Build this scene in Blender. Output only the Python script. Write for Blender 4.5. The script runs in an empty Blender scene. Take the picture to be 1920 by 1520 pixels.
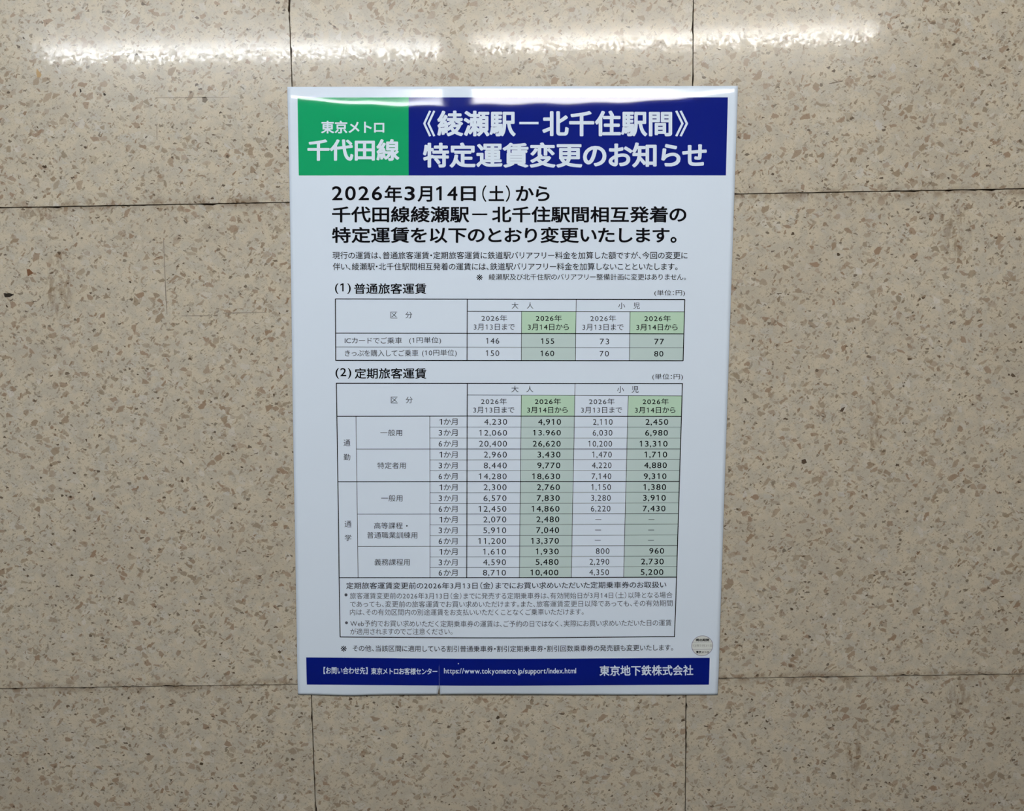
import bpy, bmesh, math, random
from mathutils import Vector, Matrix

scene = bpy.context.scene
COL = scene.collection

# ------------------------------------------------------------------ camera
cam_data = bpy.data.cameras.new('camera')
cam_data.sensor_width = 36.0
cam_data.lens = 1401.98 / 1920 * 36.0
cam_data.clip_start = 0.05
cam = bpy.data.objects.new('camera', cam_data)
COL.objects.link(cam)
cam.matrix_world = Matrix(((0.999912, 0.013262, -0.000158, -0.0017),
                           (-0.001267, 0.083605, -0.996498, -0.88824),
                           (-0.013203, 0.996411, 0.083614, 1.52451),
                           (0, 0, 0, 1)))
scene.camera = cam

# ------------------------------------------------------------------ world and exposure
world = bpy.data.worlds.new('world')
scene.world = world
world.use_nodes = True
world.node_tree.nodes['Background'].inputs[0].default_value = (0.9, 0.92, 1.0, 1)
world.node_tree.nodes['Background'].inputs[1].default_value = 0.02
scene.view_settings.view_transform = 'Standard'
scene.view_settings.look = 'None'
scene.view_settings.gamma = 1.0
scene.view_settings.use_curve_mapping = False
scene.view_settings.exposure = 0.0
TUBE_POWER = 117.0
CEIL_Z = 2.5
ROOM_Y = -2.75


# ------------------------------------------------------------------ helpers
def link(name, me, parent=None):
    o = bpy.data.objects.new(name, me)
    COL.objects.link(o)
    if parent is not None:
        o.parent = parent
    return o


def obj(name, bm, mat, parent=None, smooth=False):
    me = bpy.data.meshes.new(name)
    bm.to_mesh(me)
    bm.free()
    if mat is not None:
        me.materials.append(mat)
    if smooth:
        for p in me.polygons:
            p.use_smooth = True
    return link(name, me, parent)


def empty(name, loc, parent=None):
    o = bpy.data.objects.new(name, None)
    o.location = loc
    o.empty_display_size = 0.05
    COL.objects.link(o)
    if parent is not None:
        o.parent = parent
    return o


def tag(o, label=None, cat=None, group=None, kind=None):
    for k, v in (('label', label), ('category', cat), ('group', group), ('kind', kind)):
        if v:
            o[k] = v
    return o


def add_box(bm, x0, x1, y0, y1, z0, z1):
    vs = [bm.verts.new((x, y, z)) for x in (x0, x1) for y in (y0, y1) for z in (z0, z1)]
    for f in ((0, 1, 3, 2), (4, 6, 7, 5), (0, 4, 5, 1), (2, 3, 7, 6), (0, 2, 6, 4), (1, 5, 7, 3)):
        bm.faces.new([vs[i] for i in f])


def add_tube(bm, a, b, r, n=20, caps=True):
    a, b = Vector(a), Vector(b)
    d = (b - a).normalized()
    u = d.cross(Vector((0, 0, 1)))
    if u.length < 1e-3:
        u = d.cross(Vector((0, 1, 0)))
    u.normalize()
    v = d.cross(u)
    rings = []
    for p in (a, b):
        rings.append([bm.verts.new(p + r * (math.cos(2 * math.pi * i / n) * u + math.sin(2 * math.pi * i / n) * v)) for i in range(n)])
    for i in range(n):
        bm.faces.new((rings[0][i], rings[0][(i + 1) % n], rings[1][(i + 1) % n], rings[1][i]))
    if caps:
        bm.faces.new(rings[0][::-1])
        bm.faces.new(rings[1])


def simple(name, col, rough=0.5, spec=0.5, coat=0.0, coat_rough=0.1, metallic=0.0):
    m = bpy.data.materials.new(name)
    m.use_nodes = True
    b = m.node_tree.nodes['Principled BSDF']
    b.inputs['Base Color'].default_value = (*col, 1)
    b.inputs['Roughness'].default_value = rough
    b.inputs['Specular IOR Level'].default_value = spec
    b.inputs['Coat Weight'].default_value = coat
    b.inputs['Coat Roughness'].default_value = coat_rough
    b.inputs['Metallic'].default_value = metallic
    return m


# ------------------------------------------------------------------ terrazzo
class NT:
    def __init__(s, mat):
        s.t = mat.node_tree
        s.n = s.t.nodes
        s.l = s.t.links

    def new(s, typ, **kw):
        nd = s.n.new(typ)
        for k, v in kw.items():
            setattr(nd, k, v)
        return nd

    def put(s, sock, v):
        if isinstance(v, bpy.types.NodeSocket):
            s.l.new(v, sock)
        elif v is not None:
            sock.default_value = v

    def math(s, op, a, b=None, c=None, clamp=False):
        nd = s.new('ShaderNodeMath', operation=op, use_clamp=clamp)
        for i, v in enumerate((a, b, c)):
            s.put(nd.inputs[i], v)
        return nd.outputs[0]

    def vmath(s, op, a, b=None, scale=None):
        nd = s.new('ShaderNodeVectorMath', operation=op)
        s.put(nd.inputs[0], a)
        if b is not None:
            s.put(nd.inputs[1], b)
        if scale is not None:
            s.put(nd.inputs['Scale'], scale)
        return nd.outputs[0]

    def step(s, x, lo, hi):
        nd = s.new('ShaderNodeMapRange', interpolation_type='SMOOTHSTEP')
        s.put(nd.inputs[0], x)
        s.put(nd.inputs[1], lo)
        s.put(nd.inputs[2], hi)
        return nd.outputs[0]

    def mix(s, f, a, b):
        nd = s.new('ShaderNodeMix', data_type='RGBA')
        s.put(nd.inputs['Factor'], f)
        s.put(nd.inputs['A'], a if isinstance(a, bpy.types.NodeSocket) else (*a, 1))
        s.put(nd.inputs['B'], b if isinstance(b, bpy.types.NodeSocket) else (*b, 1))
        return nd.outputs['Result']

    def noise(s, vec, scale, detail=2.0, rough=0.5):
        nd = s.new('ShaderNodeTexNoise')
        s.put(nd.inputs['Vector'], vec)
        nd.inputs['Scale'].default_value = scale
        nd.inputs['Detail'].default_value = detail
        nd.inputs['Roughness'].default_value = rough
        return nd

    def sep(s, v):
        nd = s.new('ShaderNodeSeparateXYZ')
        s.put(nd.inputs[0], v)
        return nd.outputs

    def chips(s, vec, cell, pick, shrink, angle=0.0, stretch=1.0, seed=0.0):
        """Angular chips: some Voronoi cells are picked and shrunk to a random size. Returns mask, cell randoms."""
        mp = s.new('ShaderNodeMapping')
        s.put(mp.inputs['Vector'], vec)
        mp.inputs['Location'].default_value = (seed * 3.1, seed * 7.7, 0)
        mp.inputs['Rotation'].default_value = (0, 0, angle)
        mp2 = s.new('ShaderNodeMapping')
        s.put(mp2.inputs['Vector'], mp.outputs[0])
        mp2.inputs['Scale'].default_value = (1 / cell / stretch, 1 / cell * stretch, 1)
        e = s.new('ShaderNodeTexVoronoi', voronoi_dimensions='2D', feature='DISTANCE_TO_EDGE')
        c = s.new('ShaderNodeTexVoronoi', voronoi_dimensions='2D', feature='F1')
        for nd in (e, c):
            s.put(nd.inputs['Vector'], mp2.outputs[0])
            nd.inputs['Scale'].default_value = 1.0
        r = s.sep(c.outputs['Color'])
        picked = s.math('LESS_THAN', r[0], pick)
        thr = s.math('MULTIPLY_ADD', r[1], shrink[1] - shrink[0], shrink[0])
        m = s.step(s.math('SUBTRACT', e.outputs['Distance'], thr), 0.0, 0.035)
        return s.math('MULTIPLY', m, picked), r


def terrazzo():
    m = bpy.data.materials.new('terrazzo')
    m.use_nodes = True
    k = NT(m)
    b = k.n['Principled BSDF']
    geo = k.new('ShaderNodeNewGeometry')
    tc = k.new('ShaderNodeTexCoord')
    x, y, z = k.sep(tc.outputs['Object'])
    isl = geo.outputs['Random Per Island']
    cmb = k.new('ShaderNodeCombineXYZ')
    k.put(cmb.inputs[0], k.math('MULTIPLY_ADD', isl, 37.0, k.math('ADD', x, y)))
    k.put(cmb.inputs[1], k.math('MULTIPLY_ADD', isl, 91.0, z))
    flat = cmb.outputs[0]
    dn = k.noise(flat, 220, 2)
    dv = k.vmath('SUBTRACT', dn.outputs['Color'], (0.5, 0.5, 0.5))
    dn2 = k.noise(flat, 900, 1)
    dv2 = k.vmath('SUBTRACT', dn2.outputs['Color'], (0.5, 0.5, 0.5))
    vec = k.vmath('ADD', flat, k.vmath('SCALE', dv, scale=0.0036))
    vec = k.vmath('ADD', vec, k.vmath('SCALE', dv2, scale=0.0009))
    # matrix
    mot = k.noise(flat, 60, 4, 0.6).outputs['Fac']
    big = k.noise(flat, 7, 3, 0.55).outputs['Fac']
    col = k.mix(k.step(mot, 0.38, 0.62), (0.525, 0.464, 0.358), (0.452, 0.410, 0.337))
    col = k.mix(k.math('MULTIPLY', k.step(big, 0.45, 0.68), 0.30), col, (0.385, 0.335, 0.265))
    # pale grey flakes, then darker grains of rising size
    layers = [
        # cell, share, shrink, angle, stretch, seed, opacity, colours
        (0.0110, 0.36, (0.02, 0.30), 0.4, 1.2, 1.0, (0.10, 0.50), ((0.60, 0.575, 0.51), (0.44, 0.425, 0.39))),
        (0.0019, 0.36, (0.05, 0.36), 0.9, 1.3, 2.0, (0.12, 0.62), ((0.33, 0.27, 0.20), (0.25, 0.23, 0.20))),
        (0.0024, 0.16, (0.05, 0.36), -0.5, 1.6, 3.0, (0.20, 0.80), ((0.24, 0.185, 0.13), (0.18, 0.16, 0.13))),
        (0.0034, 0.11, (0.03, 0.30), 0.7, 1.25, 4.0, (0.30, 0.95), ((0.26, 0.175, 0.115), (0.22, 0.19, 0.145))),
        (0.0043, 0.095, (0.03, 0.28), -0.9, 1.35, 5.0, (0.35, 0.95), ((0.25, 0.165, 0.105), (0.205, 0.17, 0.125))),
        (0.0070, 0.10, (0.03, 0.22), 0.5, 1.20, 6.0, (0.40, 0.95), ((0.285, 0.195, 0.135), (0.26, 0.215, 0.155))),
        (0.0083, 0.065, (0.03, 0.24), -0.6, 1.25, 7.0, (0.40, 0.95), ((0.27, 0.185, 0.125), (0.29, 0.235, 0.165))),
        (0.0100, 0.035, (0.12, 0.34), 1.2, 1.1, 8.0, (0.20, 0.6), ((0.62, 0.595, 0.55), (0.50, 0.49, 0.47))),
        (0.0040, 0.055, (0.10, 0.38), 0.2, 1.2, 9.0, (0.5, 1.0), ((0.06, 0.04, 0.024), (0.12, 0.085, 0.055))),
    ]
    for cell, pick, shr, ang, st, seed, op, cols in layers:
        mk, r = k.chips(vec, cell, pick, shr, ang, st, seed)
        cc = k.mix(r[2], cols[0], cols[1])
        lo, hi = op
        o = k.math('MULTIPLY_ADD', k.math('FRACT', k.math('MULTIPLY', r[1], 7.31)), hi - lo, lo)
        col = k.mix(k.math('MULTIPLY', mk, o), col, cc)
    # fine grain inside everything
    fine = k.noise(flat, 1400, 2, 0.7).outputs['Fac']
    hsv = k.new('ShaderNodeHueSaturation')
    k.put(hsv.inputs['Color'], col)
    k.put(hsv.inputs['Value'], k.math('MULTIPLY_ADD', k.math('SUBTRACT', fine, 0.5), 0.55, 1.0))
    col = hsv.outputs[0]
    # grime along the two level joints and down the right-hand slab
    gn = k.noise(flat, 38, 4, 0.65).outputs['Fac']
    for z0 in (1.692, 1.1095):
        d = k.math('ABSOLUTE', k.math('SUBTRACT', z, z0))
        g = k.math('MULTIPLY', k.step(d, 0.011, 0.0), k.step(gn, 0.42, 0.62))
        col = k.mix(k.math('MULTIPLY', g, 0.55), col, (0.13, 0.075, 0.035))
    # old brown drips and smears at their own places
    sn = k.noise(k.vmath('MULTIPLY', flat, (2.2, 0.8, 1.0)), 60, 4, 0.7).outputs['Fac']
    for sx, sz, rx, rz in [(0.5223, 1.6435, 0.02, 0.04), (0.4996, 1.6683, 0.03, 0.012), (-0.5327, 1.5955, 0.022, 0.05), (-0.552, 1.682, 0.03, 0.012), (0.5463, 1.0795, 0.02, 0.03), (0.4165, 1.0057, 0.015, 0.05), (0.4317, 1.4186, 0.012, 0.05)]:
        dx = k.math('DIVIDE', k.math('SUBTRACT', x, sx), rx)
        dz = k.math('DIVIDE', k.math('SUBTRACT', z, sz), rz)
        d = k.math('ADD', k.math('MULTIPLY', dx, dx), k.math('MULTIPLY', dz, dz))
        g = k.math('MULTIPLY', k.step(d, 1.0, 0.1), k.step(sn, 0.42, 0.66))
        col = k.mix(k.math('MULTIPLY', g, 0.62), col, (0.16, 0.10, 0.055))
    k.put(b.inputs['Base Color'], col)
    # polish: every grain sits at a slightly different tilt
    vt = k.new('ShaderNodeTexVoronoi', voronoi_dimensions='2D', feature='F1')
    k.put(vt.inputs['Vector'], vec)
    vt.inputs['Scale'].default_value = 400.0
    til = k.vmath('SUBTRACT', vt.outputs['Color'], (0.5, 0.5, 0.5))
    wav = k.vmath('SUBTRACT', k.noise(flat, 34, 2).outputs['Color'], (0.5, 0.5, 0.5))
    nrm = k.vmath('ADD', geo.outputs['Normal'], k.vmath('SCALE', til, scale=0.011))
    nrm = k.vmath('ADD', nrm, k.vmath('SCALE', wav, scale=0.002))
    k.put(b.inputs['Normal'], k.vmath('NORMALIZE', nrm))
    k.put(b.inputs['Coat Normal'], k.vmath('NORMALIZE', nrm))
    b.inputs['Roughness'].default_value = 0.22
    b.inputs['Specular IOR Level'].default_value = 0.16
    gl = k.sep(vt.outputs['Color'])[2]
    k.put(b.inputs['Coat Weight'], k.math('MULTIPLY_ADD', gl, 0.135 * 1.2, 0.135 * 0.4))
    b.inputs['Coat Roughness'].default_value = 0.065
    return m


M_TERR = terrazzo()
M_MORT = simple('mortar', (0.03, 0.018, 0.010), 0.9, 0.1)
M_PAPER = simple('paper', (0.705, 0.80, 0.925), 0.6, 0.05, 0.22, 0.05)
M_GREEN = simple('green_ink', (0.004, 0.33, 0.125), 0.6, 0.05, 0.22, 0.05)
M_BLUE = simple('blue_ink', (0.0008, 0.0085, 0.185), 0.6, 0.05, 0.22, 0.05)
M_BLACK = simple('black_ink', (0.003, 0.003, 0.005), 0.6, 0.03)
M_GREY = simple('grey_ink', (0.03, 0.032, 0.045), 0.6, 0.03)
M_NOTE = simple('soft_grey_ink', (0.085, 0.09, 0.115), 0.6, 0.03)
M_CELLH = simple('pale_green_ink', (0.49, 0.69, 0.54), 0.6, 0.05, 0.22, 0.05)
M_CELLB = simple('paler_green_ink', (0.53, 0.655, 0.65), 0.6, 0.05, 0.22, 0.05)
M_SEAL = simple('sticker_paper', (0.69, 0.72, 0.70), 0.5, 0.4)
M_SEALINK = simple('sticker_ink', (0.30, 0.29, 0.38), 0.5, 0.4)
M_SEALFAINT = simple('faint_stamp_ink', (0.28, 0.30, 0.28), 0.5, 0.4)
M_CEIL = simple('ceiling_paint', (0.22, 0.215, 0.20), 0.8)
M_FLOOR = simple('floor_vinyl', (0.30, 0.28, 0.25), 0.4)
M_FRONT = simple('dark_cladding', (0.10, 0.095, 0.085), 0.5, 0.3)
M_HOUSING = simple('white_enamel', (0.78, 0.78, 0.76), 0.4)
M_SOCKET = simple('lamp_socket', (0.6, 0.6, 0.58), 0.5)


# ------------------------------------------------------------------ room
def joint_up(x):
    return 1.6922 + 0.0053 * x


def joint_low(x):
    return 1.1095 + 0.0010 * x


def slab(bm, quad, rng, gap=0.0006):
    """One slab: quad = (x,z) corners BL, BR, TR, TL; a slightly chipped outline and a thin arris."""
    cx = sum(q[0] for q in quad) / 4
    cz = sum(q[1] for q in quad) / 4
    out = []
    for i in range(4):
        a, b = Vector(quad[i]), Vector(quad[(i + 1) % 4])
        n = max(2, int((b - a).length / 0.005))
        inward = Vector((-(b - a).y, (b - a).x)).normalized()
        chip = 0.0
        for j in range(n):
            if rng.random() < 0.05:
                chip = rng.uniform(0.0003, 0.0016)
            d = gap + chip + rng.uniform(-0.00018, 0.00018)
            chip *= rng.choice((0.0, 0.6, 0.6))
            p = a + (b - a) * (j / n)
            if j == 0:
                p = p + (b - a).normalized() * gap
            out.append(p + inward * d)
    front = [bm.verts.new((p.x, 0.0, p.y)) for p in out]
    back = [bm.verts.new((p.x, 0.02, p.y)) for p in out]
    bm.faces.new(front)
    n = len(out)
    for i in range(n):
        bm.faces.new((front[(i + 1) % n], front[i], back[i], back[(i + 1) % n]))


def build_wall_back():
    rng = random.Random(7)
    bm = bmesh.new()
    W = 0.4612
    rows = [(2.274, CEIL_Z), ('up', 2.274), ('low', 'up'), (0.528, 'low'), (0.0, 0.528)]
    xs_hi = {0: -0.2497, 1: 0.2114}
    xs_lo = {0: -0.2534, 1: 0.2082}

    def zv(v, x):
        return joint_up(x) if v == 'up' else joint_low(x) if v == 'low' else v
    for lo, hi in rows:
        top = hi in (2.274, CEIL_Z)
        xs = xs_hi if top else xs_lo
        xa = [xs[0] - W * i for i in range(7, 0, -1)] + [xs[0], xs[1]] + [xs[1] + W * i for i in range(1, 8)]
        if lo == 'low':
            xa = [v + 0.0016 for v in xa]
        for i in range(len(xa) - 1):
            a, b = xa[i], xa[i + 1]
            slab(bm, [(a, zv(lo, a)), (b, zv(lo, b)), (b, zv(hi, b)), (a, zv(hi, a))], rng)
    w = obj('wall_back', bm, M_TERR)
    tag(w, 'polished beige terrazzo slab wall behind the poster', 'wall', kind='structure')
    bm = bmesh.new()
    add_box(bm, -3.45, 3.45, 0.0035, 0.019, 0.0, CEIL_Z)
    obj('mortar_joint', bm, M_MORT, w)
    return w


wall = build_wall_back()


def shell(name, x0, x1, y0, y1, z0, z1, mat, label, cat):
    bm = bmesh.new()
    add_box(bm, x0, x1, y0, y1, z0, z1)
    tag(obj(name, bm, mat), label, cat, kind='structure')


shell('floor', -3.45, 3.45, ROOM_Y - 0.1, 0.02, -0.1, 0.0, M_FLOOR, 'plain grey passage floor below the poster wall', 'floor')
shell('ceiling', -3.45, 3.45, ROOM_Y - 0.1, 0.02, CEIL_Z, CEIL_Z + 0.1, M_CEIL, 'grey painted passage ceiling with two lamps', 'ceiling')
shell('wall_front', -3.45, 3.45, ROOM_Y - 0.1, ROOM_Y, 0.0, CEIL_Z, M_FRONT, 'wall facing the poster across the passage', 'wall')


# ------------------------------------------------------------------ ceiling lamps
def tube_material(name, col, power):
    m = bpy.data.materials.new(name)
    m.use_nodes = True
    k = NT(m)
    k.n.remove(k.n['Principled BSDF'])
    e = k.new('ShaderNodeEmission')
    e.inputs[0].default_value = (*col, 1)
    e.inputs[1].default_value = power
    k.l.new(e.outputs[0], k.n['Material Output'].inputs[0])
    return m


def ceiling_light(xc, y, z, yaw, pitch, mat, label):
    r = empty('ceiling_light', (xc, y, CEIL_Z))
    tag(r, label, 'lamp', group='fluorescent ceiling lamps')
    r.rotation_euler = (0, pitch, yaw)
    h = z - CEIL_Z
    bm = bmesh.new()
    prof = [(-0.045, 0.0), (-0.045, -0.02), (-0.02, -0.045), (0.02, -0.045), (0.045, -0.02), (0.045, 0.0)]
    ends = [[bm.verts.new((s * 0.625, py, pz)) for py, pz in prof] for s in (-1, 1)]
    n = len(prof)
    for i in range(n):
        bm.faces.new((ends[0][i], ends[0][(i + 1) % n], ends[1][(i + 1) % n], ends[1][i]))
    bm.faces.new(ends[0][::-1])
    bm.faces.new(ends[1])
    bmesh.ops.recalc_face_normals(bm, faces=bm.faces)
    obj('housing', bm, M_HOUSING, r)
    bm = bmesh.new()
    add_tube(bm, (-0.594, 0, h), (0.594, 0, h), 0.016)
    obj('fluorescent_tube', bm, mat, r, smooth=False)
    for s in (-1, 1):
        bm = bmesh.new()
        add_box(bm, s * 0.609 - 0.012, s * 0.609 + 0.012, -0.02, 0.02, h - 0.022, -0.04)
        obj('lamp_holder', bm, M_SOCKET, r)


ceiling_light(-0.797, -1.442, 2.4145, 0.0, 0.0015, tube_material('cool_white_tube', (0.94, 0.975, 1.0), TUBE_POWER),
              'fluorescent tube lamp on the ceiling over the left half of the wall')
ceiling_light(0.488, -1.442 + 0.02, 2.4245, 0.030, -0.006, tube_material('neutral_white_tube', (1.0, 0.98, 0.94), TUBE_POWER),
              'fluorescent tube lamp on the ceiling over the right half of the wall')

# ------------------------------------------------------------------ poster
PC = Vector((-0.0035, 0.0, 1.45547))     # middle of the sheet on the wall


def sst(a, b, x):
    t = min(1.0, max(0.0, (x - a) / (b - a)))
    return t * t * (3 - 2 * t)


def depth(X, Z):
    """How far the face of the sheet stands off the wall: bowed below its fixed top edge, bellied above its foot."""
    v = max(0.363 - Z - 0.008 * X, 0.0)
    vc = 0.0175 * max(0.0, 1.0 - abs(X / 0.262) ** 3) * (1.0 + 0.05 * math.sin(X * 97.0 + 1.0))
    a = 0.0378 + 0.012 * (X / 0.2) ** 2
    k = 0.8
    w = 0.024
    m = min(v, vc)
    d = 0.0009 + a * m + k * m * m / 2
    if v > vc:
        u = min(1.0, (v - vc) / w)
        d += (a + k * vc) * w * (u - u ** 3 + 0.5 * u ** 4)
    h = Z + 0.364
    e = 0.2 + 0.8 * math.exp(-((X + 0.02) / 0.15) ** 2)
    d += 0.0042 * e * (sst(-0.003, 0.024, h) - sst(0.045, 0.24, h))
    return d


def surf(X, Z, off=0.0):
    """Point on the hung sheet (metres from its middle) pushed off its face."""
    return Vector((X, -(depth(X, Z) + off), Z))


CORNERS = [(-.25144,.36545),(.26654,.35976),(.25019,-.3656),(-.26584,-.35813)]   # TL, TR, BR, BL
TEAR_X = -0.09155


def bil(q, s, t):
    """s from left to right, t from top to bottom."""
    a = (q[0][0] * (1 - s) + q[1][0] * s, q[0][1] * (1 - s) + q[1][1] * s)
    b = (q[3][0] * (1 - s) + q[2][0] * s, q[3][1] * (1 - s) + q[2][1] * s)
    return a[0] * (1 - t) + b[0] * t, a[1] * (1 - t) + b[1] * t


def tear_shift(X, Z, side):
    """Half-width of the rip near the foot of the sheet."""
    d = -0.3200 - Z
    if d <= 0:
        return 0.0
    g = 0.00012 * sst(0, 0.006, d) + 0.0015 * sst(0.0285, 0.0385, d) * (1 - 0.35 * sst(0.0405, 0.0465, d))
    if side < 0:
        return -g * 1.35
    return g * 0.25


def sheet_grid(q, off, nx, nz, rip=None, edge=False):
    """Grid over the quad; rip = fraction along the width where the sheet is torn upwards from its foot."""
    bm = bmesh.new()
    cols = [i / nx for i in range(nx + 1)]
    if rip is not None:
        k = min(range(nx + 1), key=lambda i: abs(cols[i] - rip))
        cols[k] = rip
    rows = []
    for j in range(nz + 1):
        t = j / nz
        left, right = [], []
        for s in cols:
            X, Z = bil(q, s, t)
            if edge:
                if s == 0.0:
                    X += 0.0008 * math.sin(t * 7.0) * (1 - t)
                if t > 0.95:
                    e = (t - 0.95) / 0.05
                    Z -= e * (0.0013 * math.exp(-((X + 0.205) / 0.03) ** 2) - 0.0007 * math.exp(-((X + 0.03) / 0.09) ** 2))
            if rip is not None and s == rip and tear_shift(X, Z, -1) != 0.0:
                left.append(bm.verts.new(surf(X + tear_shift(X, Z, -1), Z, off)))
                right.append(bm.verts.new(surf(X + tear_shift(X, Z, 1), Z, off)))
            else:
                v = bm.verts.new(surf(X, Z, off))
                left.append(v)
                right.append(v)
        rows.append((left, right))
    for j in range(nz):
        for i in range(nx):
            bm.faces.new((rows[j + 1][1][i], rows[j + 1][0][i + 1], rows[j][0][i + 1], rows[j][1][i]))
    return bm


poster = empty('poster', PC)
tag(poster, 'large white Japanese fare-change notice with blue and green header stuck on the terrazzo wall', 'poster')


def tear_s(q):
    return (TEAR_X - q[3][0]) / (q[2][0] - q[3][0])


ts = tear_s(CORNERS)
sheet = obj('paper_sheet', sheet_grid(CORNERS, 0.0, 110, 240, ts, True), M_PAPER, poster, True)
sol = sheet.modifiers.new('thickness', 'SOLIDIFY')
sol.thickness = 0.00022
sol.offset = -1.0
tag(sheet, 'glossy white paper with a short rip at its lower edge')

PANELS = {'green': [(-.23988,.35297),(-.11217,.3516),(-.11423,.26369),(-.2417,.26545)],'blue': [(-.11217,.3516),(.25498,.34693),(.25361,.25914),(-.11423,.26369)],'foot': [(-.25376,-.31071),(.2397,-.31796),(.23907,-.35222),(-.25419,-.34513)]}
green = obj('line_name_panel', sheet_grid(PANELS['green'], 0.00012, 60, 44), M_GREEN, poster, True)
tag(green, 'green header block')
blue = obj('title_panel', sheet_grid(PANELS['blue'], 0.00012, 140, 44), M_BLUE, poster, True)
tag(blue, 'deep blue title block')
tf = tear_s(PANELS['foot'])
foot = obj('footer_band', sheet_grid(PANELS['foot'], 0.00012, 140, 22, tf), M_BLUE, poster, True)
tag(foot, 'dark blue contact strip')

bm = bmesh.new()
bm.faces.new([bm.verts.new(surf(-0.06755 + 0.0007 * math.cos(a * math.pi / 4), -0.31958 + 0.0007 * math.sin(a * math.pi / 4), 0.0003)) for a in range(8)])
obj('pale_speck', bm, M_SEAL, foot)

table_one = empty('ordinary_fare_table', (0, 0, 0), poster)
table_two = empty('commuter_pass_table', (0, 0, 0), poster)
tag(table_one, 'small fare table for ordinary tickets')
tag(table_two, 'tall fare table for commuter passes with a notes box')
TABLE = {'t1': table_one, 't2': table_two}
for g, kind, q in [('t1','h',[(.01464,.1056),(.07871,.10457),(.0783,.07871),(.0142,.07974)]),('t1','h',[(.14229,.10367),(.20631,.10272),(.20572,.07672),(.14191,.07768)]),('t1','b',[(.0142,.07974),(.0783,.07871),(.07773,.04699),(.01369,.04797)]),('t1','b',[(.14191,.07768),(.20572,.07672),(.20515,.04518),(.14147,.04609)]),('t2','h',[(.01319,.00674),(.07672,.00564),(.07612,-.01905),(.01263,-.01808)]),('t2','h',[(.1402,.00448),(.20425,.00348),(.2035,-.02096),(.13956,-.01996)]),('t2','b',[(.01263,-.01808),(.07612,-.01905),(.07104,-.21474),(.00809,-.21397)]),('t2','b',[(.13956,-.01996),(.2035,-.02096),(.19867,-.21656),(.13439,-.21564)])]:
    obj('highlight_header' if kind == 'h' else 'highlight_column', sheet_grid(q, 0.00010, 12, max(4, int((q[0][1] - q[3][1]) / 0.004))),
        M_CELLH if kind == 'h' else M_CELLB, TABLE[g], True)

# ruled lines: (x0, z0, x1, z1, width) in metres on the sheet
RULES = {
't1':[
(-.20391,.12298,.20692,.11684,.00108),
(-.20578,.05105,.20521,.04517,.00108),
(-.20391,.12317,-.2058,.05061,.00108),
(.2066,.11697,.20515,.04499,.00108),
(-.0489,.12093,-.05046,.04888,.00095),
(-.04916,.10669,.20631,.10272,.0006),
(-.20498,.08308,.20572,.07672,.00095),
(-.20539,.0669,.2055,.0604,.00039),
(.01464,.10566,.01369,.04784,.0006),
(.07898,.11894,.07773,.04687,.0006),
(.14229,.10367,.14147,.04602,.0006)],
't2':[
(-.20604,.02396,.20467,.01813,.00108),
(-.21127,-.28526,-.0018,-.2882,.00108),
(-.0018,-.2882,.19638,-.29047,.00108),
(-.2059,.02434,-.21016,-.21193,.00108),
(-.21016,-.21193,-.21116,-.28573,.00108),
(.20448,.01864,.19861,-.21682,.00108),
(.19861,-.21682,.19632,-.29101,.00108),
(-.0507,.02191,-.05565,-.21324,.00101),
(-.05095,.00803,.20425,.00348,.0006),
(-.20677,-.01537,-.05154,-.01709,.00101),
(-.05154,-.01709,.20344,-.02096,.00101),
(-.18388,-.0156,-.18722,-.21175,.0006),
(-.09598,-.01676,-.10001,-.21269,.0006),
(.01319,.00661,.0081,-.21364,.0006),
(.07706,.01984,.07104,-.21448,.0006),
(.1402,.00448,.13439,-.21551,.0006),
(-.09614,-.02973,-.05241,-.0303,.00039),
(-.05241,-.0303,.20302,-.0338,.00039),
(-.09644,-.04291,-.05266,-.04349,.00039),
(-.05266,-.04349,.20273,-.04699,.00039),
(-.18458,-.05509,-.0529,-.05664,.0006),
(-.0529,-.05664,.20244,-.06003,.0006),
(-.09703,-.06925,-.05314,-.06982,.00039),
(-.05314,-.06982,.20214,-.0729,.00039),
(-.09732,-.08227,-.05337,-.08285,.00039),
(-.05337,-.08285,.20185,-.08599,.00039),
(-.20807,-.09421,-.05362,-.09603,.00101),
(-.05362,-.09603,.20156,-.09931,.00101),
(-.09791,-.10894,-.05386,-.10951,.00039),
(-.05386,-.10951,.20126,-.11234,.00039),
(-.09821,-.12206,-.0541,-.12263,.00039),
(-.0541,-.12263,.20096,-.12547,.00039),
(-.18591,-.13398,-.05433,-.13552,.0006),
(-.05433,-.13552,.20066,-.13843,.0006),
(-.09877,-.1481,-.05457,-.14867,.00039),
(-.05457,-.14867,.20035,-.15122,.00039),
(-.09905,-.16127,-.05479,-.16183,.00039),
(-.05479,-.16183,.20004,-.16462,.00039),
(-.1866,-.17343,-.05502,-.17486,.0006),
(-.05502,-.17486,.19972,-.17752,.0006),
(-.09958,-.18738,-.05523,-.1879,.00039),
(-.05523,-.1879,.19939,-.19044,.00039),
(-.09983,-.20032,-.05545,-.20083,.00039),
(-.05545,-.20083,.19906,-.20339,.00039),
(-.21015,-.21167,-.05565,-.21331,.00108),
(-.05565,-.21331,.19861,-.21656,.00108)]}
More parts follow.
